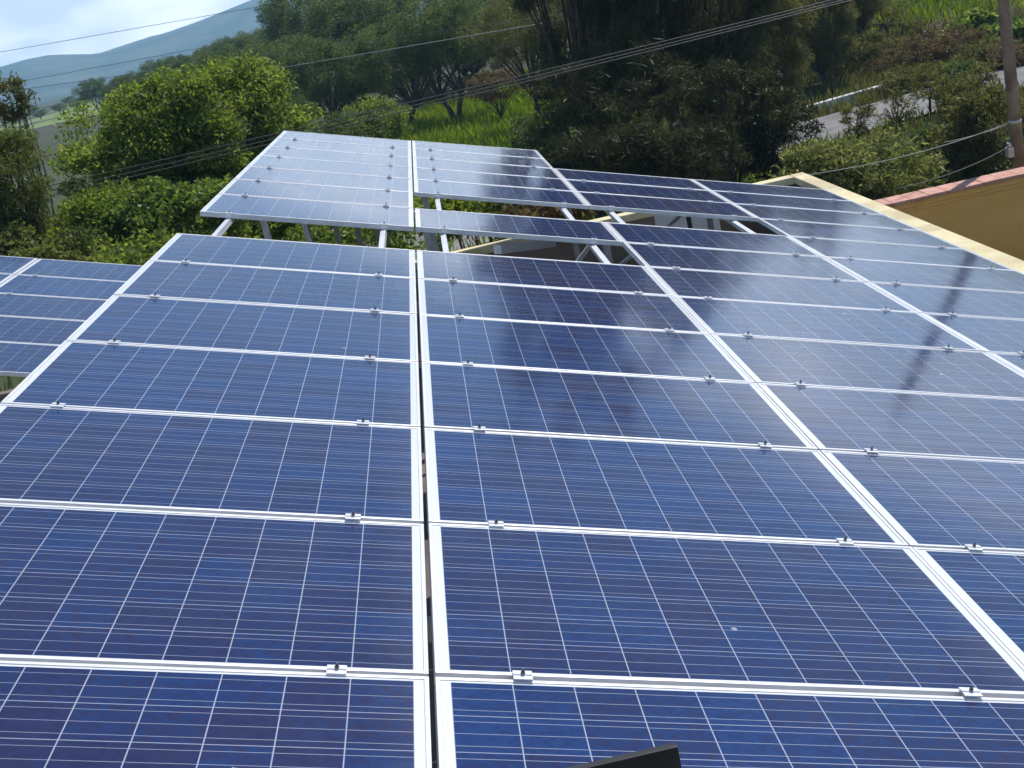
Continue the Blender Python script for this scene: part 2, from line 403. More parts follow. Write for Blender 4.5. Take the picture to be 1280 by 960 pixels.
me = bpy.data.meshes.new('mountain'); me.from_pydata(mv, [], mf); me.materials.append(MT['mountain'])
me.polygons.foreach_set('use_smooth', [True] * len(mf)); me.update()
mo = bpy.data.objects.new('mountain', me); COL.objects.link(mo); tag(mo, kind='structure')

# the air in between
HZ = MB().box(-5200, 5200, -3600, 4100, -12, 400).build('haze', [])
hm = bpy.data.materials.new('valley_haze'); hm.use_nodes = True
hn = hm.node_tree.nodes; hl = hm.node_tree.links
for n in list(hn): hn.remove(n)
ho = hn.new('ShaderNodeOutputMaterial'); pv = hn.new('ShaderNodeVolumePrincipled')
pv.inputs['Color'].default_value = (0.40, 0.70, 1.0, 1); pv.inputs['Density'].default_value = 0.00036
pv.inputs['Anisotropy'].default_value = 0.1
hl.new(pv.outputs[0], ho.inputs['Volume'])
HZ.data.materials.append(hm); tag(HZ, kind='stuff')

# ------------------------------------------------------------------ the house under the panels
TILT = math.radians(17.0); CT, ST = math.cos(TILT), math.sin(TILT)
def pl(u, v, n=0.0): return (u * CT + n * ST, v, -u * ST + n * CT)      # panel plane -> world
RZ = -2.25; PX0, PX1 = 4.835, 5.02; PY0, PY1 = 7.5, 7.72; PZ = -1.50; BX0 = -9.4
house = tag(empty('house', (0, 0, GZ)), 'flat roofed house with cream parapet carrying the tilted solar panels', 'house')
def hpart(mb, name, mt, **k):
    o = mb.build(name, mt, house, **k); o.location = (0, 0, -GZ); return o
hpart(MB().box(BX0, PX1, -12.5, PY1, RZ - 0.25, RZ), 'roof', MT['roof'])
hpart(MB().box(BX0 + .1, PX1 - .1, -12.4, PY1 - .1, GZ - .3, RZ - 0.252), 'wall', MT['orange'])
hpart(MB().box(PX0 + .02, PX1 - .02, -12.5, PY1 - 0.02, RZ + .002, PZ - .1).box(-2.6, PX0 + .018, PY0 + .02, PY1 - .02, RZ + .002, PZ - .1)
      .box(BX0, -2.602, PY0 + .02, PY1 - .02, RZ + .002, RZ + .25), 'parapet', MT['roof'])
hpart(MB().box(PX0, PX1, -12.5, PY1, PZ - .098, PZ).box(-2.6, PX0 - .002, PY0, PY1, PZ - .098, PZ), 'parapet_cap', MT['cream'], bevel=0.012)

# ------------------------------------------------------------------ solar panels
def make_panel():
    r = empty('solar_panel', (0, 0, 0), (0, TILT, 0))
    f = 0.0125; d = 0.040
    MB().box(0, PL, 0, f, -d, 0).box(0, PL, PW - f, PW, -d, 0).box(0, f, f + .0005, PW - f - .0005, -d, 0).box(PL - f, PL, f + .0005, PW - f - .0005, -d, 0)\
        .build('frame', MT['alu'], r, bevel=0.0015)
    b = MB().box(f + .0005, PL - f - .0005, f + .0006, PW - f - .0006, -0.010, -0.0035)
    b.m = [1, 0, 1, 1, 1, 1]
    b.build('cell_sheet', [MT['cells'], MT['backsheet']], r)
    for cx in (0.225, 1.43):
        # mid clamp in the seam on the near edge: channel with two lips, bolt standing up from it
        c = MB().box(-.025, .025, -.021, -.0005 - .019, -.03, .0035).box(-.025, .025, -.0215, .0115, .0036, .0072).box(-.025, .025, -.0325, -.0217, .0036, .0072)\
            .box(-.025, .025, -.013, -.0018, .0074, .0105)
        co = c.build('mounting_clamp', MT['alu'], r); co.location = (cx, 0, 0)
        bt = MB().tube([(0, -.0105, .0106), (0, -.0105, .017)], .0062, 6).tube([(0, -.0105, .0171), (0, -.0105, .0255)], .0032, 8)
        bt.build('bolt', MT['bolt'], co)
    return r
panel0 = make_panel()
first = [True]
UC = {'A': -PL, 'B': 0.016, 'C': 0.016 + PL + 0.004, 'D': 0.016 + 2 * PL + 0.008}
ORD = ['', 'first', 'second', 'third', 'fourth', 'fifth', 'sixth', 'seventh', 'eighth', 'ninth', 'tenth', 'eleventh', 'twelfth', 'thirteenth']
rp = random.Random(3)
def place_panel(u, wn_, label, group, n=0.0):
    """wn_: the row line on the panel's near edge, counted towards the viewer"""
    o = panel0 if first[0] else copy_tree(panel0)
    first[0] = False
    v = -wn_ * PITCH + 0.010
    x, y, z = pl(u, v, n + rp.uniform(-.0015, .0015))
    o.location = (x, y, z)
    o.rotation_euler = (rp.uniform(-.0011, .0011), TILT + rp.uniform(-.0012, .0012), 0)
    tag(o, label, 'solar panel', group)
GA = 'solar panels of the large array on the house roof'
for w_ in range(1, 8):
    place_panel(UC['A'], w_, f'solar panel {ORD[w_]} below the open gap, in the column bordering the lower array', GA)
for w_ in range(-7, 0):
    place_panel(UC['A'], w_, f'pale reflecting solar panel, {ORD[-w_]} beyond the open gap, tree side of far block', GA)
for w_ in range(1, 8):
    place_panel(UC['B'], w_, f'solar panel {ORD[w_]} below the open gap, between dark slit and long white seam', GA)
place_panel(UC['B'], -1, 'lone solar panel with an open gap both before and behind it', GA)
for w_ in range(-7, -2):
    place_panel(UC['B'], w_, f'solar panel {ORD[8 + w_]} from the grass end, beyond the lone panel, in the far block', GA)
for w_ in range(-1, 7):
    place_panel(UC['C'], w_, f'solar panel {ORD[w_ + 2]} from the small hole, in the column between both long white seams', GA)
for w_ in range(-5, -2):
    place_panel(UC['C'], w_, f'dark solar panel {ORD[6 + w_]} from the thicket, beyond the hole showing a pale cabinet', GA)
for w_ in range(-5, 5):
    place_panel(UC['D'], w_, f'solar panel {ORD[w_ + 6]} from the parapet corner, in the column along the cream parapet', GA)
# the lower array
EU, EN, EW = -4.58, -1.75, -7.15
GE = 'solar panels of the lower array beside the large one'
for k in range(1, 6):
    place_panel(EU, EW + k, f'solar panel {ORD[k]} from the bushes in the lower array, partly behind the big array', GE, EN)
for k in range(1, 3):
    place_panel(EU - PL - 0.012, EW + k, f'solar panel {ORD[k]} from the bushes in the outer column of lower array', GE, EN)

# ------------------------------------------------------------------ racks
def rack(name, label, rails, purlins, legs, braces, n):
    r = tag(empty(name, (0, 0, RZ)), label, 'mounting rack', 'steel racks under the panels')
    for (u, v0, v1) in rails:
        MB().bar(pl(u, v0, n - .062), pl(u, v1, n - .062), .042, .042).build('rail', MT['alu'], r).location = (0, 0, -RZ)
    for (v, u0, u1) in purlins:
        MB().bar(pl(u0, v, n - .115), pl(u1, v, n - .115), .05, .06).build('purlin', MT['galv'], r).location = (0, 0, -RZ)
    for (u, v, mt) in legs:
        x, y, z = pl(u, v, n - .147)
        MB().box(x - .03, x + .03, y - .03, y + .03, RZ + .013, z - .012).box(x - .09, x + .09, y - .09, y + .09, RZ + .003, RZ + .0125).build('leg', mt, r).location = (0, 0, -RZ)
    for (p, q) in braces:
        MB().bar(p, q, .04, .04).build('brace', MT['galv'], r).location = (0, 0, -RZ)
    return r
rails = []
for c in 'ABCD':
    v1 = 8.05 if c in 'AB' else 6.03
    for d in (.225, 1.43): rails.append((UC[c] + d, -7.12, v1))
purl = [(v, -1.6, 4.95) for v in (-5.6, -2.6, -0.45, 2.4, 5.4)] + [(7.55, -1.6, 1.62)]
legs = []
for v in (-5.6, -2.6, -0.45, 2.4, 5.4):
    for u in (-1.35, 0.1, 1.75, 3.4): legs.append((u, v, MT['galv']))
for u in (-1.12, -0.86, -0.62): legs.append((u, 6.6, MT['legpaint']))
purl.append((6.6, -1.6, -0.5))
braces = [((-1.2, -.40, RZ + .4), (pl(0.05, -.40, -.3))), ((-.1, 2.45, RZ + .1), pl(1.7, 2.45, -.2)), ((1.4, 5.45, RZ + .2), pl(3.3, 5.45, -.2))]
rack('panel_rack', 'aluminium rails on steel posts holding up the large array, seen through its gaps', rails, purl, legs, braces, 0.0)
er = [(EU + d, 2.0, 7.4) for d in (.225, 1.43)] + [(EU - PL - .012 + d, 4.5, 7.4) for d in (.225, 1.43)]
rack('panel_rack', 'low steel rack under the lower array beside the bushes', er, [(v, EU - 1.6, EU + 1.6) for v in (2.9, 6.6)],
     [(u, v, MT['galv']) for v in (2.9, 6.6) for u in (EU - 1.4, EU + .1, EU + 1.45)], [], EN)

# loose things on the roof, seen through the gaps
p, q = at(622, 312, 3.6), at(690, 303, 4.1)
ch = MB().bar(p, q, .11, .09).build('steel_channel', MT['alu'])
tag(ch, 'loose pale metal channel lying in the dark gap under the lone panel', 'metal channel')
x0, _, z1 = at(822, 266, 6.9); x1, _, z0 = at(903, 292, 6.9)
cb = tag(empty('cabinet', ((x0 + x1) / 2, 7.1, RZ)), 'pale grey electrical cabinet standing under the panels by back parapet', 'cabinet')
hw = (x1 - x0) / 2
MB().box(-hw, hw, -.15, .15, .002, 0.95).build('body', mat('pale_grey_enamel', (0.72, 0.73, 0.74), 0.5), cb, bevel=.01)
MB().box(-.03, .03, -.1535, -.1505, .1, .8).build('slot', mat('dark_slot', (0.03, 0.03, 0.03), 0.6), cb)

# handrail end beside the viewer
hr = tag(empty('handrail', (0.3, -7.6, RZ)), 'black steel handrail end poking up at the bottom edge before the panels', 'handrail')
t = at(846, 930, -7.6)
MB().box(-.62, t[0] - .3, -.006, .006, t[2] - RZ - .075, t[2] - RZ).build('rail', MT['black'], hr, bevel=.002)
for xx in (-.55, -.05):
    MB().box(xx - .018, xx + .018, -.018, .018, .012, t[2] - RZ - .0765).box(xx - .06, xx + .06, -.06, .06, .002, .0115).build('post', MT['black'], hr)

# ------------------------------------------------------------------ ochre wall, pole, wires
WY = 11.0
a0, a1 = at(1096, 248, WY), at(1290, 212, WY)
wz = (a0[2] + a1[2]) / 2 - .07
ow = tag(empty('boundary_wall', (a0[0], WY, GZ)), 'ochre orange plastered wall with pink tile coping beyond the cream parapet', 'wall')
WLEN = 9.0; H = wz - GZ
MB().box(0.03, WLEN, 0.06, 0.36, -.3, H - .16).build('wall', MT['orange'], ow)
MB().box(0.0, WLEN, 0.0, 0.42, H - .158, H - .062).box(0.015, WLEN, 0.03, 0.39, H - .22, H - .1605).build('cornice', MT['orange'], ow, bevel=.01)
cp = MB()
k = 0; x = -.06
while x < WLEN:
    cp.box(x, x + .298, -.05, .47, H - .06, H - .002 * (k % 3)); x += .302; k += 1
cp.build('coping', MT['pink'], ow, bevel=.012)

PY = 13.0
pt, pb = at(1255, 0, PY), at(1271, 213, PY)
px_, base = (pt[0] + pb[0]) / 2 + .02, gz(10.4, PY)
po = tag(empty('utility_pole', (px_, PY, base)), 'weathered brown utility pole rising behind the ochre wall', 'utility pole')
MB().tube([(0, 0, -.4), (0, 0, 3), (0, 0, 6), (0, 0, 6.9)], [.115, .105, .095, .09], 14).build('shaft', MT['wood'], po, smooth=True)
bz = at(1268, 152, PY)[2] - base
MB().tube([(0, 0, bz - .03), (0, 0, bz + .03)], .112, 14).build('band', MT['galv'], po, smooth=True)
iz = at(1262, 185, PY)[2] - base
ib = MB().box(-.21, -.10, -.09, .05, iz - .16, iz + .02).box(-.185, -.125, -.07, .03, iz + .022, iz + .10)
ib.build('connection_box', MT['galv'], po, bevel=.01)

def wire(pts, r, mt, label, group, sag=0.0, n=28):
    p, q = [Vector(t_) for t_ in pts]
    P = []
    for i in range(n + 1):
        t_ = i / n; c = p.lerp(q, t_); c.z -= sag * 4 * t_ * (1 - t_); P.append(c)
    o = MB().tube([tuple(c - p) for c in P], r, 6).build('power_line', mt, smooth=True, loc=p)
    tag(o, label, 'cable', group)
def line_px(pa_, pb_, Y, xa, xb):
    s_ = (pb_[1] - pa_[1]) / (pb_[0] - pa_[0]); f_ = lambda x: pa_[1] + s_ * (x - pa_[0])
    return at(xa, f_(xa), Y), at(xb, f_(xb), Y)
GW = 'bundle of overhead lines crossing before the trees'
for dy, Y, nm in ((-7, 15.4, 'upper'), (0, 15.1, 'middle'), (6, 14.9, 'lower')):
    A_, B_ = line_px((0, 243 + dy), (1000, -1 + dy * .5), Y, -500, 1900)
    wire((A_, B_), .010, MT['wire'], f'{nm} line of the close bundle passing behind the pale far panels', GW, sag=.22)
A_, B_ = line_px((323, 86), (668, 27), 34, -300, 1500); wire((A_, B_), .014, MT['wirelight'], 'grey overhead line crossing before the mesquite trees high up', 'single overhead lines', .1)
A_, B_ = line_px((400, 57), (620, 26), 40, -300, 1500); wire((A_, B_), .010, MT['wire'], 'faint overhead line just above the grey one before the trees', 'single overhead lines', .1)
A_, B_ = line_px((0, 63), (230, 22), 48, -400, 1400); wire((A_, B_), .011, MT['wire'], 'thin overhead line drawn across the cloudy sky', 'single overhead lines', .1)
A_, B_ = line_px((30, 99), (120, 82), 52, -400, 1400); wire((A_, B_), .011, MT['wire'], 'thin overhead line crossing the blue mountain', 'single overhead lines', .1)
top = Vector((px_ - .10, PY, bz + base))
wire((at(985, 222, 10.0), top), .008, MT['wirelight'], 'pale service cable from pole band down to the parapet corner', 'service cables', .12)
wire((at(1180, 178, 12.2), top + Vector((0, -.02, -.015))), .007, MT['wirelight'], 'short pale cable dropping from the pole band over the bushes', 'service cables', .03)
wire((at(1120, 236, 12.2), Vector((px_ - .21, PY, base + iz))), .008, MT['wire'], 'dark cable from the pole box down along the pink coping', 'service cables', .08)

# ------------------------------------------------------------------ vegetation
def crown_mesh(name, seed, clumps, per, ln, wd, mt, droop=0.0, spread=1.0, strand=False):
    """leaf blades scattered through clumps [(x,y,z,rx,ry,rz)]"""
    r = np.random.default_rng(seed)
    cl = np.array(clumps, float)
    n = len(cl) * per
    ci = np.repeat(np.arange(len(cl)), per)
    d = r.normal(size=(n, 3)); d /= np.linalg.norm(d, axis=1)[:, None]
    rad = r.random(n) ** 0.5 * spread
    c = cl[ci, :3] + d * rad[:, None] * cl[ci, 3:6]
    ax = r.normal(size=(n, 3)) + d * 0.8
    ax[:, 2] -= droop * 2
    ax /= np.linalg.norm(ax, axis=1)[:, None]
    sd_ = np.cross(ax, r.normal(size=(n, 3))); sd_ /= np.linalg.norm(sd_, axis=1)[:, None] + 1e-9
    l = ln * r.uniform(.6, 1.35, n)[:, None]; w_ = wd * r.uniform(.6, 1.3, n)[:, None]
    nrm = np.cross(ax, sd_)
    bend = nrm * l * r.uniform(-.15, .15, n)[:, None]
    v = np.empty((n, 4, 3))
    v[:, 0] = c - ax * l / 2; v[:, 1] = c + sd_ * w_ / 2 + bend + ax * l * .08; v[:, 2] = c + ax * l / 2; v[:, 3] = c - sd_ * w_ / 2 + bend + ax * l * .08
    me = bpy.data.meshes.new(name)
    me.vertices.add(n * 4); me.vertices.foreach_set('co', v.reshape(-1))
    me.loops.add(n * 4); me.loops.foreach_set('vertex_index', np.arange(n * 4, dtype=np.int32))
    me.polygons.add(n); me.polygons.foreach_set('loop_start', np.arange(0, n * 4, 4, dtype=np.int32)); me.polygons.foreach_set('loop_total', np.full(n, 4, dtype=np.int32))
    me.materials.append(mt); me.update(); me.validate()
    return me

def shell_clumps(rnd, n, R, rz, csize, cz0, bottom=-0.35, flat=1.0):
    """clump centres through an uneven dome of radius R and half-height rz centred at height cz0"""
    out_ = []
    lob = [(rnd.uniform(0, 2 * PI), rnd.uniform(-.3, 1), rnd.uniform(.12, .38)) for _ in range(6)]
    while len(out_) < n:
        th = rnd.uniform(0, 2 * PI); s_ = rnd.uniform(bottom, 1)
        rr = rnd.uniform(.35, 1) ** .45
        q = 1.0
        for (a_, b_, c_) in lob:
            q += c_ * max(0, math.cos(th - a_)) ** 3 * max(0, 1 - abs(s_ - b_) * 1.3) - .04
        hr_ = math.sqrt(max(0, 1 - s_ * s_))
        x, y, z = rr * q * R * hr_ * math.cos(th), rr * q * R * hr_ * math.sin(th), rr * q * rz * s_
        cs = csize * rnd.uniform(.6, 1.3)
        out_.append((x, y, cz0 + z, cs, cs, cs * rnd.uniform(.5, .85) * flat))
    return out_

def trunk_mb(rnd, clumps, h_split, r0, lean=0.0, nb=14, stems=1):
    mb = MB()
    for k in range(stems):
        ang = rnd.uniform(0, 2 * PI); bx, by = (0, 0) if stems == 1 else (.25 * math.cos(ang + k * 2.2), .25 * math.sin(ang + k * 2.2))
        tx, ty = bx * 2.2 + rnd.uniform(-lean, lean), by * 2.2 + rnd.uniform(-lean, lean)
        mid = (bx + (tx - bx) * .4 + rnd.uniform(-.1, .1), by + (ty - by) * .4, h_split * .5)
        rr = r0 / math.sqrt(stems)
        mb.tube([(bx, by, -.3), mid, (tx, ty, h_split)], [rr * 1.25, rr, rr * .8], 8)
        sel = rnd.sample(clumps, min(nb // stems + 1, len(clumps)))
        for c in sel:
            e_ = Vector(c[:3]); s_ = Vector((tx, ty, h_split * rnd.uniform(.8, 1)))
            md = s_.lerp(e_, .5) + Vector((rnd.uniform(-.2, .2), rnd.uniform(-.2, .2), rnd.uniform(-.1, .35) * (e_ - s_).length * .3))
            mb.tube([s_, md, e_], [rr * .5, rr * .3, rr * .08], 5, cap=False)
    return mb

def make_tree(name, label, cat, x, y, seed, R, rz, cz, ncl, per, ln, wd, csize, lf, bark, r0=.16, split=None, group=None, droop=0.0, bottom=-.35, stems=1, nb=14, lean=.2, flat=1.0):
    rnd = random.Random(seed)
    o = tag(empty(name, (x, y, gz(x, y))), label, cat, group)
    cl = shell_clumps(rnd, ncl, R, rz, csize, cz, bottom, flat)
    trunk_mb(rnd, cl, split if split else max(.4, cz - rz * .6), r0, lean, nb, stems).build('trunk' if cat == 'tree' else 'stem', bark, o, smooth=True)
    me = crown_mesh('crown', seed, cl, per, ln, wd, lf, droop)
    c = bpy.data.objects.new('crown' if cat == 'tree' else 'foliage', me); COL.objects.link(c); c.parent = o
    return o
def again(src, x, y, rz_, s_, label=None, group=None, sz=None):
    c = copy_tree(src); c.location = (x, y, gz(x, y)); c.rotation_euler = (0, 0, rz_); c.scale = (s_, s_, s_ * (sz or 1))
    if label: c['label'] = label
    if group: c['group'] = group
    return c
def gp(px, py, Y): p = at(px, py, Y); return float(p[0]), Y, float(p[2])

# big bright tree behind the lower array
x, y, z = gp(232, 180, 18.0)
make_tree('broadleaf_tree', 'big rounded bright green tree left of the pale far panels', 'tree', x, y, 23, 2.35, 1.75, z - gz(x, y), 170, 330, .115, .05, .46, LF['bright'], MT['bark'], .2, split=1.6, bottom=-.7, nb=26)
# glossy bush before it
x, y, z = gp(235, 275, 14.0)
make_tree('broadleaf_bush', 'glossy leaved bush in front of the big bright tree', 'bush', x, y, 12, 1.25, 1.0, z - gz(x, y) - .1, 70, 240, .115, .062, .36, LF['broad'], MT['bark'], .08, split=1.0, bottom=-.9, nb=16)
x, y, z = gp(120, 285, 14.5)
make_tree('broadleaf_bush', 'yellow green bush low between feathery tree and glossy bush', 'bush', x, y, 13, 1.15, .9, z - gz(x, y) - .15, 60, 230, .11, .045, .36, LF['bright'], MT['bark'], .08, split=1.0, bottom=-.9, nb=16)
x, y, z = gp(330, 240, 17.0)
make_tree('broadleaf_bush', 'green bush tucked against the raised corner of the far panels', 'bush', x, y, 14, 1.5, 1.2, z - gz(x, y) - .3, 60, 170, .15, .07, .42, LF['broad'], MT['bark'], .08, split=1.0, bottom=-1, nb=14)
x, y, z = gp(430, 300, 15.0)
make_tree('broadleaf_bush', 'dark green bush seen under the raised edge of the far panels', 'bush', x, y, 15, 1.7, .9, z - gz(x, y) - .2, 60, 150, .14, .06, .42, LF['broad'], MT['bark'], .08, split=.8, bottom=-1, nb=12)
x, y, z = gp(170, 330, 12.0)
make_tree('broadleaf_bush', 'low green bush right behind the top edge of the lower array', 'bush', x, y, 16, 1.1, .6, z - gz(x, y) - .1, 44, 150, .12, .055, .34, LF['bright'], MT['bark'], .07, split=.7, bottom=-1, nb=12)
x, y, z = gp(40, 330, 12.5)
make_tree('broadleaf_bush', 'shaded green bush at the foot of the feathery tree', 'bush', x, y, 17, 1.2, .7, z - gz(x, y) - .1, 44, 170, .12, .05, .34, LF['feather'], MT['bark'], .07, split=.7, bottom=-1, nb=12)
# feathery brownish tree at the left edge
x, y, z = gp(0, 245, 13.5)
make_tree('feathery_tree', 'feathery brownish green tree with thin top over the lower array', 'tree', x, y, 18, .85, 1.25, z - gz(x, y), 75, 200, .15, .022, .32, LF['feather'], MT['bark'], .12, split=2.2, droop=.35, bottom=-.95, nb=24)
x, y, z = gp(14, 125, 15.0)
make_tree('sapling', 'sparse thin topped sapling against the blue mountain', 'tree', x, y, 19, .32, .62, z - gz(x, y), 22, 60, .13, .03, .2, LF['olive'], MT['barkgrey'], .06, split=4.2, bottom=-.8, nb=14)

# mesquites on the rise behind the far panels
GM = 'mesquite trees in a row behind the green field'
def mesq(seed, R, rz, cz, **k):
    return dict(seed=seed, R=R, rz=rz, cz=cz, ncl=130, per=230, ln=.19, wd=.055, csize=.72, lf=LF['mesq'], bark=MT['bark'], r0=.21, stems=2, nb=20, lean=.7, **k)
def plant(kw, name, label, px, Yd, group=None, cat='tree'):
    x = float(at(px, 140, Yd)[0])
    return make_tree(name, label, cat, x, Yd, group=group, **kw)
m1 = plant(mesq(31, 3.7, 2.9, 4.1, split=1.3, bottom=-.75), 'mesquite_tree', 'wide mesquite with dark forked trunk, right above the dark slit', 500, 70, GM)
m2 = plant(mesq(32, 3.4, 2.8, 4.6, split=1.8, bottom=-.55), 'mesquite_tree', 'mesquite with two leaning black trunks standing in the green field', 572, 66, GM)
m3 = plant(mesq(33, 3.5, 2.7, 3.9, split=1.2, bottom=-.8), 'mesquite_tree', 'mesquite above the far corner of the pale panels', 415, 72, GM)
again(m1, float(at(350, 120, 84)[0]), 84, 2.1, 1.05, 'mesquite rising just behind the big bright tree', GM)
again(m2, float(at(455, 120, 86)[0]), 86, 1.2, 1.25, 'taller mesquite in the second rank, touching the top of picture', GM)
again(m3, float(at(540, 120, 88)[0]), 88, 3.4, 1.3, 'second rank mesquite behind the two black trunks', GM)
again(m1, float(at(610, 120, 82)[0]), 82, 4.0, 1.15, 'second rank mesquite beside the brownish tree', GM)
again(m3, float(at(300, 110, 98)[0]), 98, .7, 1.0, 'farther mesquite on the ridge over the bright tree', GM)
again(m2, float(at(400, 90, 112)[0]), 112, 5.0, 1.5, 'hindmost mesquite topping the ridge by the sky', GM)
# ridge trees running down to the plain
GR = 'ridge trees running down towards the plain'
for i, (px, yt, Yd) in enumerate(((352, 14, 150), (318, 28, 160), (285, 42, 150), (250, 52, 170), (225, 58, 140), (196, 72, 170), (165, 82, 150), (140, 90, 190), (112, 97, 210))):
    z_t = at(px, yt, Yd); hh = float(z_t[2]) - gz(float(z_t[0]), Yd)
    s_ = max(.5, hh / 7.3)
    again((m1, m3, m2)[i % 3], float(z_t[0]), Yd, i * 1.3, s_, f'{ORD[i + 1]} tree down the hazy ridge line, counted from the top of picture', GR)
# brownish tree and dark casuarinas
b1 = make_tree('scrub_tree', 'brownish thin leaved tree between mesquites and dark trees', 'tree', float(at(655, 60, 52)[0]), 52, 41, 2.3, 2.5, 4.6, 80, 190, .20, .03, .6, LF['olive'], MT['bark'], .16, split=1.8, bottom=-.7, droop=.2, nb=24, stems=2)
again(b1, float(at(700, 40, 46)[0]), 46, 2.0, 1.05, 'taller brownish tree leaning over the green field edge', 'brownish scrub trees')
b1['group'] = 'brownish scrub trees'
def casu(seed, R, rz, cz, lf='dark', **k):
    return dict(seed=seed, R=R, rz=rz, cz=cz, ncl=120, per=210, ln=.34, wd=.022, csize=.50, lf=LF[lf], bark=MT['bark'], r0=.17, droop=.4, bottom=-.97, nb=44, stems=2, **k)
GC = 'tall dark casuarinas beyond the back parapet'
c1 = plant(casu(51, 1.7, 4.6, 4.9, split=1.5), 'casuarina_tree', 'dark casuarina nearest the far end of the pale panels', 745, 26, GC)
c2 = plant(casu(52, 1.9, 5.0, 5.8, split=1.5), 'casuarina_tree', 'tallest dark casuarina, right above the dark far panels', 830, 28, GC)
c3 = plant(casu(53, 1.8, 4.5, 4.9, split=1.5), 'casuarina_tree', 'dark casuarina over the parapet corner', 915, 27, GC)
c2.scale = (1.1, 1.1, 1.35); c3.scale = (1.1, 1.1, 1.4); c1.scale = (1, 1, 1.15)
again(c1, float(at(790, 100, 36)[0]), 36, 2.4, 1.15, 'casuarina of the back rank, between the first two dark ones', GC)
again(c3, float(at(880, 100, 37)[0]), 37, 4.4, 1.1, 'casuarina of the back rank, behind the tallest one', GC)
c4 = plant(casu(54, 1.9, 3.4, 3.4, 'olive', split=.6), 'casuarina_tree', 'lighter olive casuarina by the white kerb', 962, 34, GC)
again(c4, float(at(1035, 100, 44)[0]), 44, 1.0, .85, 'small olive casuarina beyond the white kerb', GC)
again(c4, float(at(1085, 100, 49)[0]), 49, 3.0, .9, 'olive casuarina on the bank behind the far kerb end', GC)
again(c3, float(at(985, 100, 45)[0]), 45, 5.0, 1.2, 'dark casuarina deep behind the near kerb end', GC)
# scrub before the casuarinas
GB = 'bushes along the back of the house'
for i, (px, py, Yd, R, rz, lf, lab) in enumerate((
        (680, 165, 30, 1.3, .9, 'mesq', 'bush with pale flecks at the end of the green field'),
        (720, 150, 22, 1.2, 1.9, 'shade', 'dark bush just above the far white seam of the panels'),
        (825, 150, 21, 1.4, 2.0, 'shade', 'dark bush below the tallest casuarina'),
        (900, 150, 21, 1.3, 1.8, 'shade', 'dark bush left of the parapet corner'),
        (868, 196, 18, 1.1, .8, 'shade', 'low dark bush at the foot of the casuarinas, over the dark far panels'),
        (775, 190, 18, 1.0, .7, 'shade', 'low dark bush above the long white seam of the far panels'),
        (470, 150, 42, 1.6, 1.0, 'bright', 'bright bush left of the forked mesquite trunk'),
        (430, 165, 34, 1.5, .8, 'mesq', 'dull bush along the far edge of the pale panels'),
        (620, 105, 60, 1.6, .9, 'brown', 'dry brown bush right of the two black trunks'),
        (680, 250, 11.5, .9, .3, 'brown', 'dry brown scrub seen through the gap before the lone panel'),
        (540, 112, 80, 2.6, 1.1, 'brown', 'dry brown scrub in the shade behind the two black trunks'),
        (455, 118, 84, 2.8, 1.1, 'brown', 'dry brown scrub in the shade behind the forked mesquite'),
        (400, 130, 84, 2.6, 1.1, 'brown', 'dry brown scrub under the mesquites over the far panel corner'),
        (615, 92, 78, 2.6, 1.2, 'brown', 'dry brown scrub rising between mesquites and brownish tree'),
        (500, 100, 90, 3.0, 1.3, 'mesq', 'dull green scrub deep in the shade between mesquites'),
        (350, 140, 60, 2.2, 1.0, 'mesq', 'dull scrub just right of the big bright tree'),
        (590, 250, 11.5, .9, .35, 'bright', 'green scrub seen through the gap before the lone panel'))):
    x, y, z = gp(px, py, Yd)
    make_tree('bush', lab, 'bush', x, y, 60 + i, R, rz, max(.3, z - gz(x, y) - .1), 44, 150, .15 if lf != 'shade' else .24, .05 if lf != 'shade' else .026, .42, LF[lf], MT['bark'], .07, split=.5, bottom=-1, nb=12, group=GB)
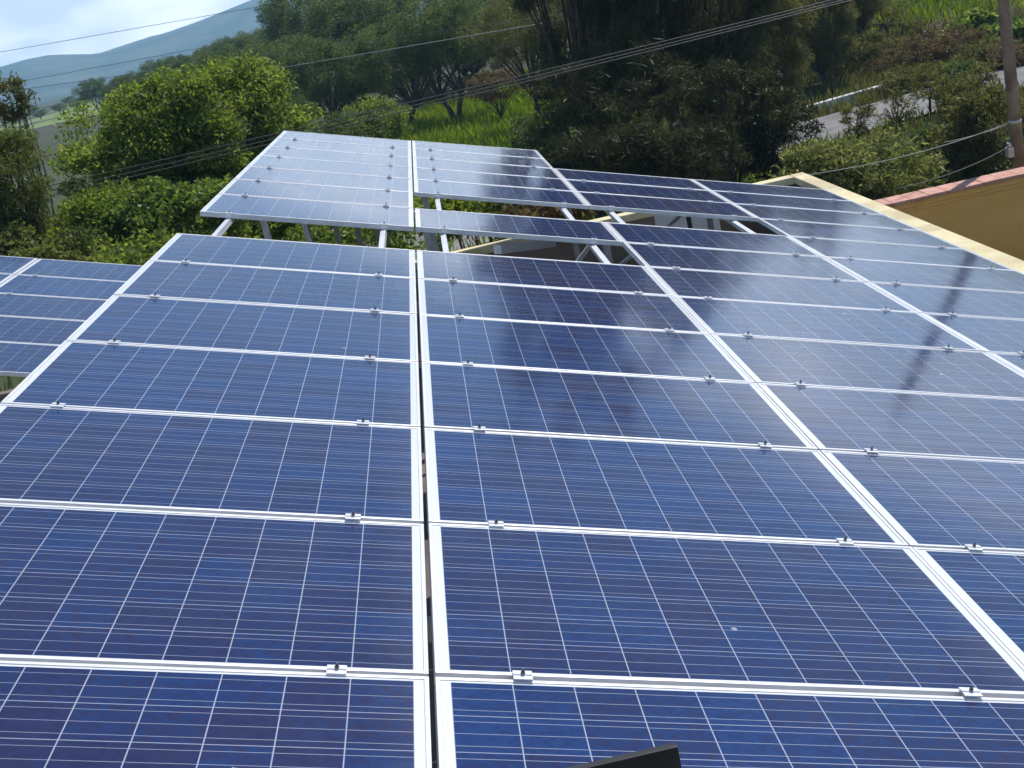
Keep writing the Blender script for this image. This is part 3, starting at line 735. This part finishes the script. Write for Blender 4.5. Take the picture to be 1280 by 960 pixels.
# bushes on both sides of the road
GS = 'roadside bushes beyond the parapet'
for i, (px, py, Yd, R, rz, lf, lab) in enumerate((
        (1095, 222, 17, 1.2, .75, 'pale', 'pale feathery bush over the middle of the cream parapet'),
        (1040, 215, 16, .8, .6, 'pale', 'small pale feathery bush close to the parapet corner'),
        (1180, 205, 20, 1.1, .9, 'mesq', 'dark green bush behind the pink coping'),
        (1235, 165, 19, 1.0, 1.2, 'olive', 'olive bush right in front of the pole'),
        (1130, 205, 22, 1.0, .5, 'olive', 'olive bush before the road, over the pale feathery one'),
        (965, 165, 21, 1.0, 1.5, 'shade', 'dark bush between parapet corner and road'),
        (1205, 128, 26, .45, .8, 'olive', 'thin stemmed bush covering the road near the pole'),
        (1150, 95, 44, 1.7, 1.1, 'brown', 'dry brown bush on the bank past the kerb end'),
        (1085, 80, 46, 1.9, 1.3, 'olive', 'olive bush on the bank above the white kerb'),
        (1200, 80, 44, 1.7, 1.0, 'brown', 'dry brown bush on the bank above the road'),
        (1240, 100, 40, 1.3, .8, 'olive', 'low olive bush on the bank left of the pole'),
        (1180, 30, 56, 2.3, 1.8, 'mesq', 'round dark bush high on the green bank'),
        (1050, 40, 58, 2.3, 1.7, 'olive', 'tall olive bush high on the bank'),
        (990, 60, 56, 2.2, 1.7, 'olive', 'olive bush on the bank behind the casuarinas'),
        (1120, 20, 62, 2.0, 1.4, 'bright', 'bright green bush at the top of the bank'),
        (1275, 70, 42, 1.3, 1.0, 'broad', 'big leaved green bush right behind the pole'),
        (1110, 55, 50, 2.2, 1.6, 'olive', 'broad olive bush in the middle of the bank'),
        (1030, 85, 46, 2.0, 1.6, 'olive', 'olive bush on the bank right behind the kerb'),
        (1265, 120, 38, .9, .5, 'brown', 'low dry bush on the far verge behind the pole'),
        (1140, 112, 37.5, .9, .6, 'olive', 'olive bush past the far end of the white kerb'),
        (1195, 118, 37, .8, .45, 'mesq', 'low green bush on the far verge of the road'),
        (1215, 45, 47, 1.0, .8, 'broad', 'big leaved green bush left of the pole, on the bank'))):
    x, y, z = gp(px, py, Yd)
    big = lf == 'broad'
    make_tree('bush', lab, 'bush', x, y, 80 + i, R, rz, max(.35, z - gz(x, y)), 52, 150, .34 if big else .17, .2 if big else .04, .42, LF[lf], MT['bark'], .06, split=.5, bottom=-1, nb=14, group=GS)
for i, (px, py, Yd, hh, lab) in enumerate(((1192, 120, 24, .9, 'thin dark sapling standing before the grey road'), (1238, 118, 23, 1.0, 'thin dark sapling just left of the pole'), (1128, 135, 27, .8, 'thin sapling before the road and kerb end'), (1070, 140, 27, 1.0, 'wispy sapling before the near end of the road'), (1160, 105, 30, .9, 'wispy sapling over the far verge of the road'))):
    x, y, z = gp(px, py, Yd)
    make_tree('sapling', lab, 'tree', x, y, 120 + i, .55, hh, z - gz(x, y), 16, 70, .16, .03, .26, LF['olive'], MT['bark'], .045, split=max(.8, z - gz(x, y) - hh), group='roadside saplings', bottom=-.8, nb=10)
# hedgerow on the plain
GH = 'hedgerow trees on the distant plain'
for i, (px, py, Yd, s_) in enumerate(((95, 118, 300, .8), (70, 122, 330, .7), (45, 128, 300, .6), (100, 128, 250, .55), (35, 122, 420, .9), (82, 113, 420, .9))):
    p = at(px, py, Yd)
    again(m3, float(p[0]), Yd, i * 1.7, s_ * .8, 'small hazy tree in the hedgerow on the far plain', GH, .7)

# concrete fence posts on the bank
GF = 'grey fence posts on the bank'
for i, (px, py, Yd, lab) in enumerate(((1207, 58, 46, 'grey fence post standing out of the leaves left of the pole'), (1160, 60, 47, 'grey fence post among brown bushes on the bank'))):
    x, y, z = gp(px, py, Yd); b_ = gz(x, y)
    o = MB().box(-.09, .09, -.09, .09, -.2, z - b_ + .75).build('fence_post', MT['galv'], loc=(x, y, b_), bevel=.01); tag(o, lab, 'fence post', GF)

# white kerb wall on the far side of the road
kx0, ky0, kx1, ky1 = 14.0, 38.2, 18.4, 39.8
kd = Vector((kx1 - kx0, ky1 - ky0, 0)); kl = kd.length
o = MB().box(0, kl, -.15, .15, -.1, .26).build('low_wall', MT['whitewall'], bevel=.03, loc=(kx0, ky0, gz(kx0, ky0)))
o.rotation_euler = (0, 0, math.atan2(kd.y, kd.x)); tag(o, 'whitewashed low wall along the far side of the road', 'wall')

# tall grass of the field and the bank
def grass_mesh(name, seed, boxes, ln, wd, mt=None, thin=-9.0):
    r = np.random.default_rng(seed); V = []
    for (x0, x1, y0, y1, n) in boxes:
        x = r.uniform(x0, x1, n); y = r.uniform(y0, y1, n)
        off = np.abs((x - rc[0]) * rn[0] + (y - rc[1]) * rn[1])
        clump = np.sin(x * 1.7 + 2 * np.sin(y * .9)) * np.sin(y * 1.3 + np.sin(x * .8)) + r.normal(0, .45, n)
        k_ = (off > 2.75) & (clump > thin); x, y = x[k_], y[k_]; n = len(x); z = ground_z(x, y)
        h = ln * r.uniform(.5, 1.3, n); th = r.uniform(0, 2 * PI, n); l1 = r.uniform(.05, .5, n) * h
        t2 = r.uniform(0, 2 * PI, n)
        dx, dy = np.cos(th) * wd / 2, np.sin(th) * wd / 2
        lx, ly = np.cos(t2) * l1, np.sin(t2) * l1
        v = np.stack([np.stack([x - dx, y - dy, z], -1), np.stack([x + dx, y + dy, z], -1), np.stack([x + dx * .7 + lx * .4, y + dy * .7 + ly * .4, z + h * .6], -1), np.stack([x + lx, y + ly, z + h], -1)], 1)
        V.append(v)
    v = np.concatenate(V); n = len(v)
    me = bpy.data.meshes.new(name)
    me.vertices.add(n * 4); me.vertices.foreach_set('co', v.reshape(-1))
    me.loops.add(n * 4); me.loops.foreach_set('vertex_index', np.arange(n * 4, dtype=np.int32))
    me.polygons.add(n); me.polygons.foreach_set('loop_start', np.arange(0, n * 4, 4, dtype=np.int32)); me.polygons.foreach_set('loop_total', np.full(n, 4, dtype=np.int32))
    me.materials.append(mt or LF['grass']); me.update(); me.validate()
    o = bpy.data.objects.new(name, me); COL.objects.link(o)
    return tag(o, kind='stuff')
grass_mesh('grass', 7, [(-6, 9, 40, 80, 26000), (17, 42, 50, 75, 24000), (-10, 12, 14, 40, 9000)], .55, .07)
grass_mesh('weeds', 8, [(6, 30, 24, 50, 46000), (-30, -4, 20, 60, 16000)], .42, .05, LF['olive'], thin=-.15)
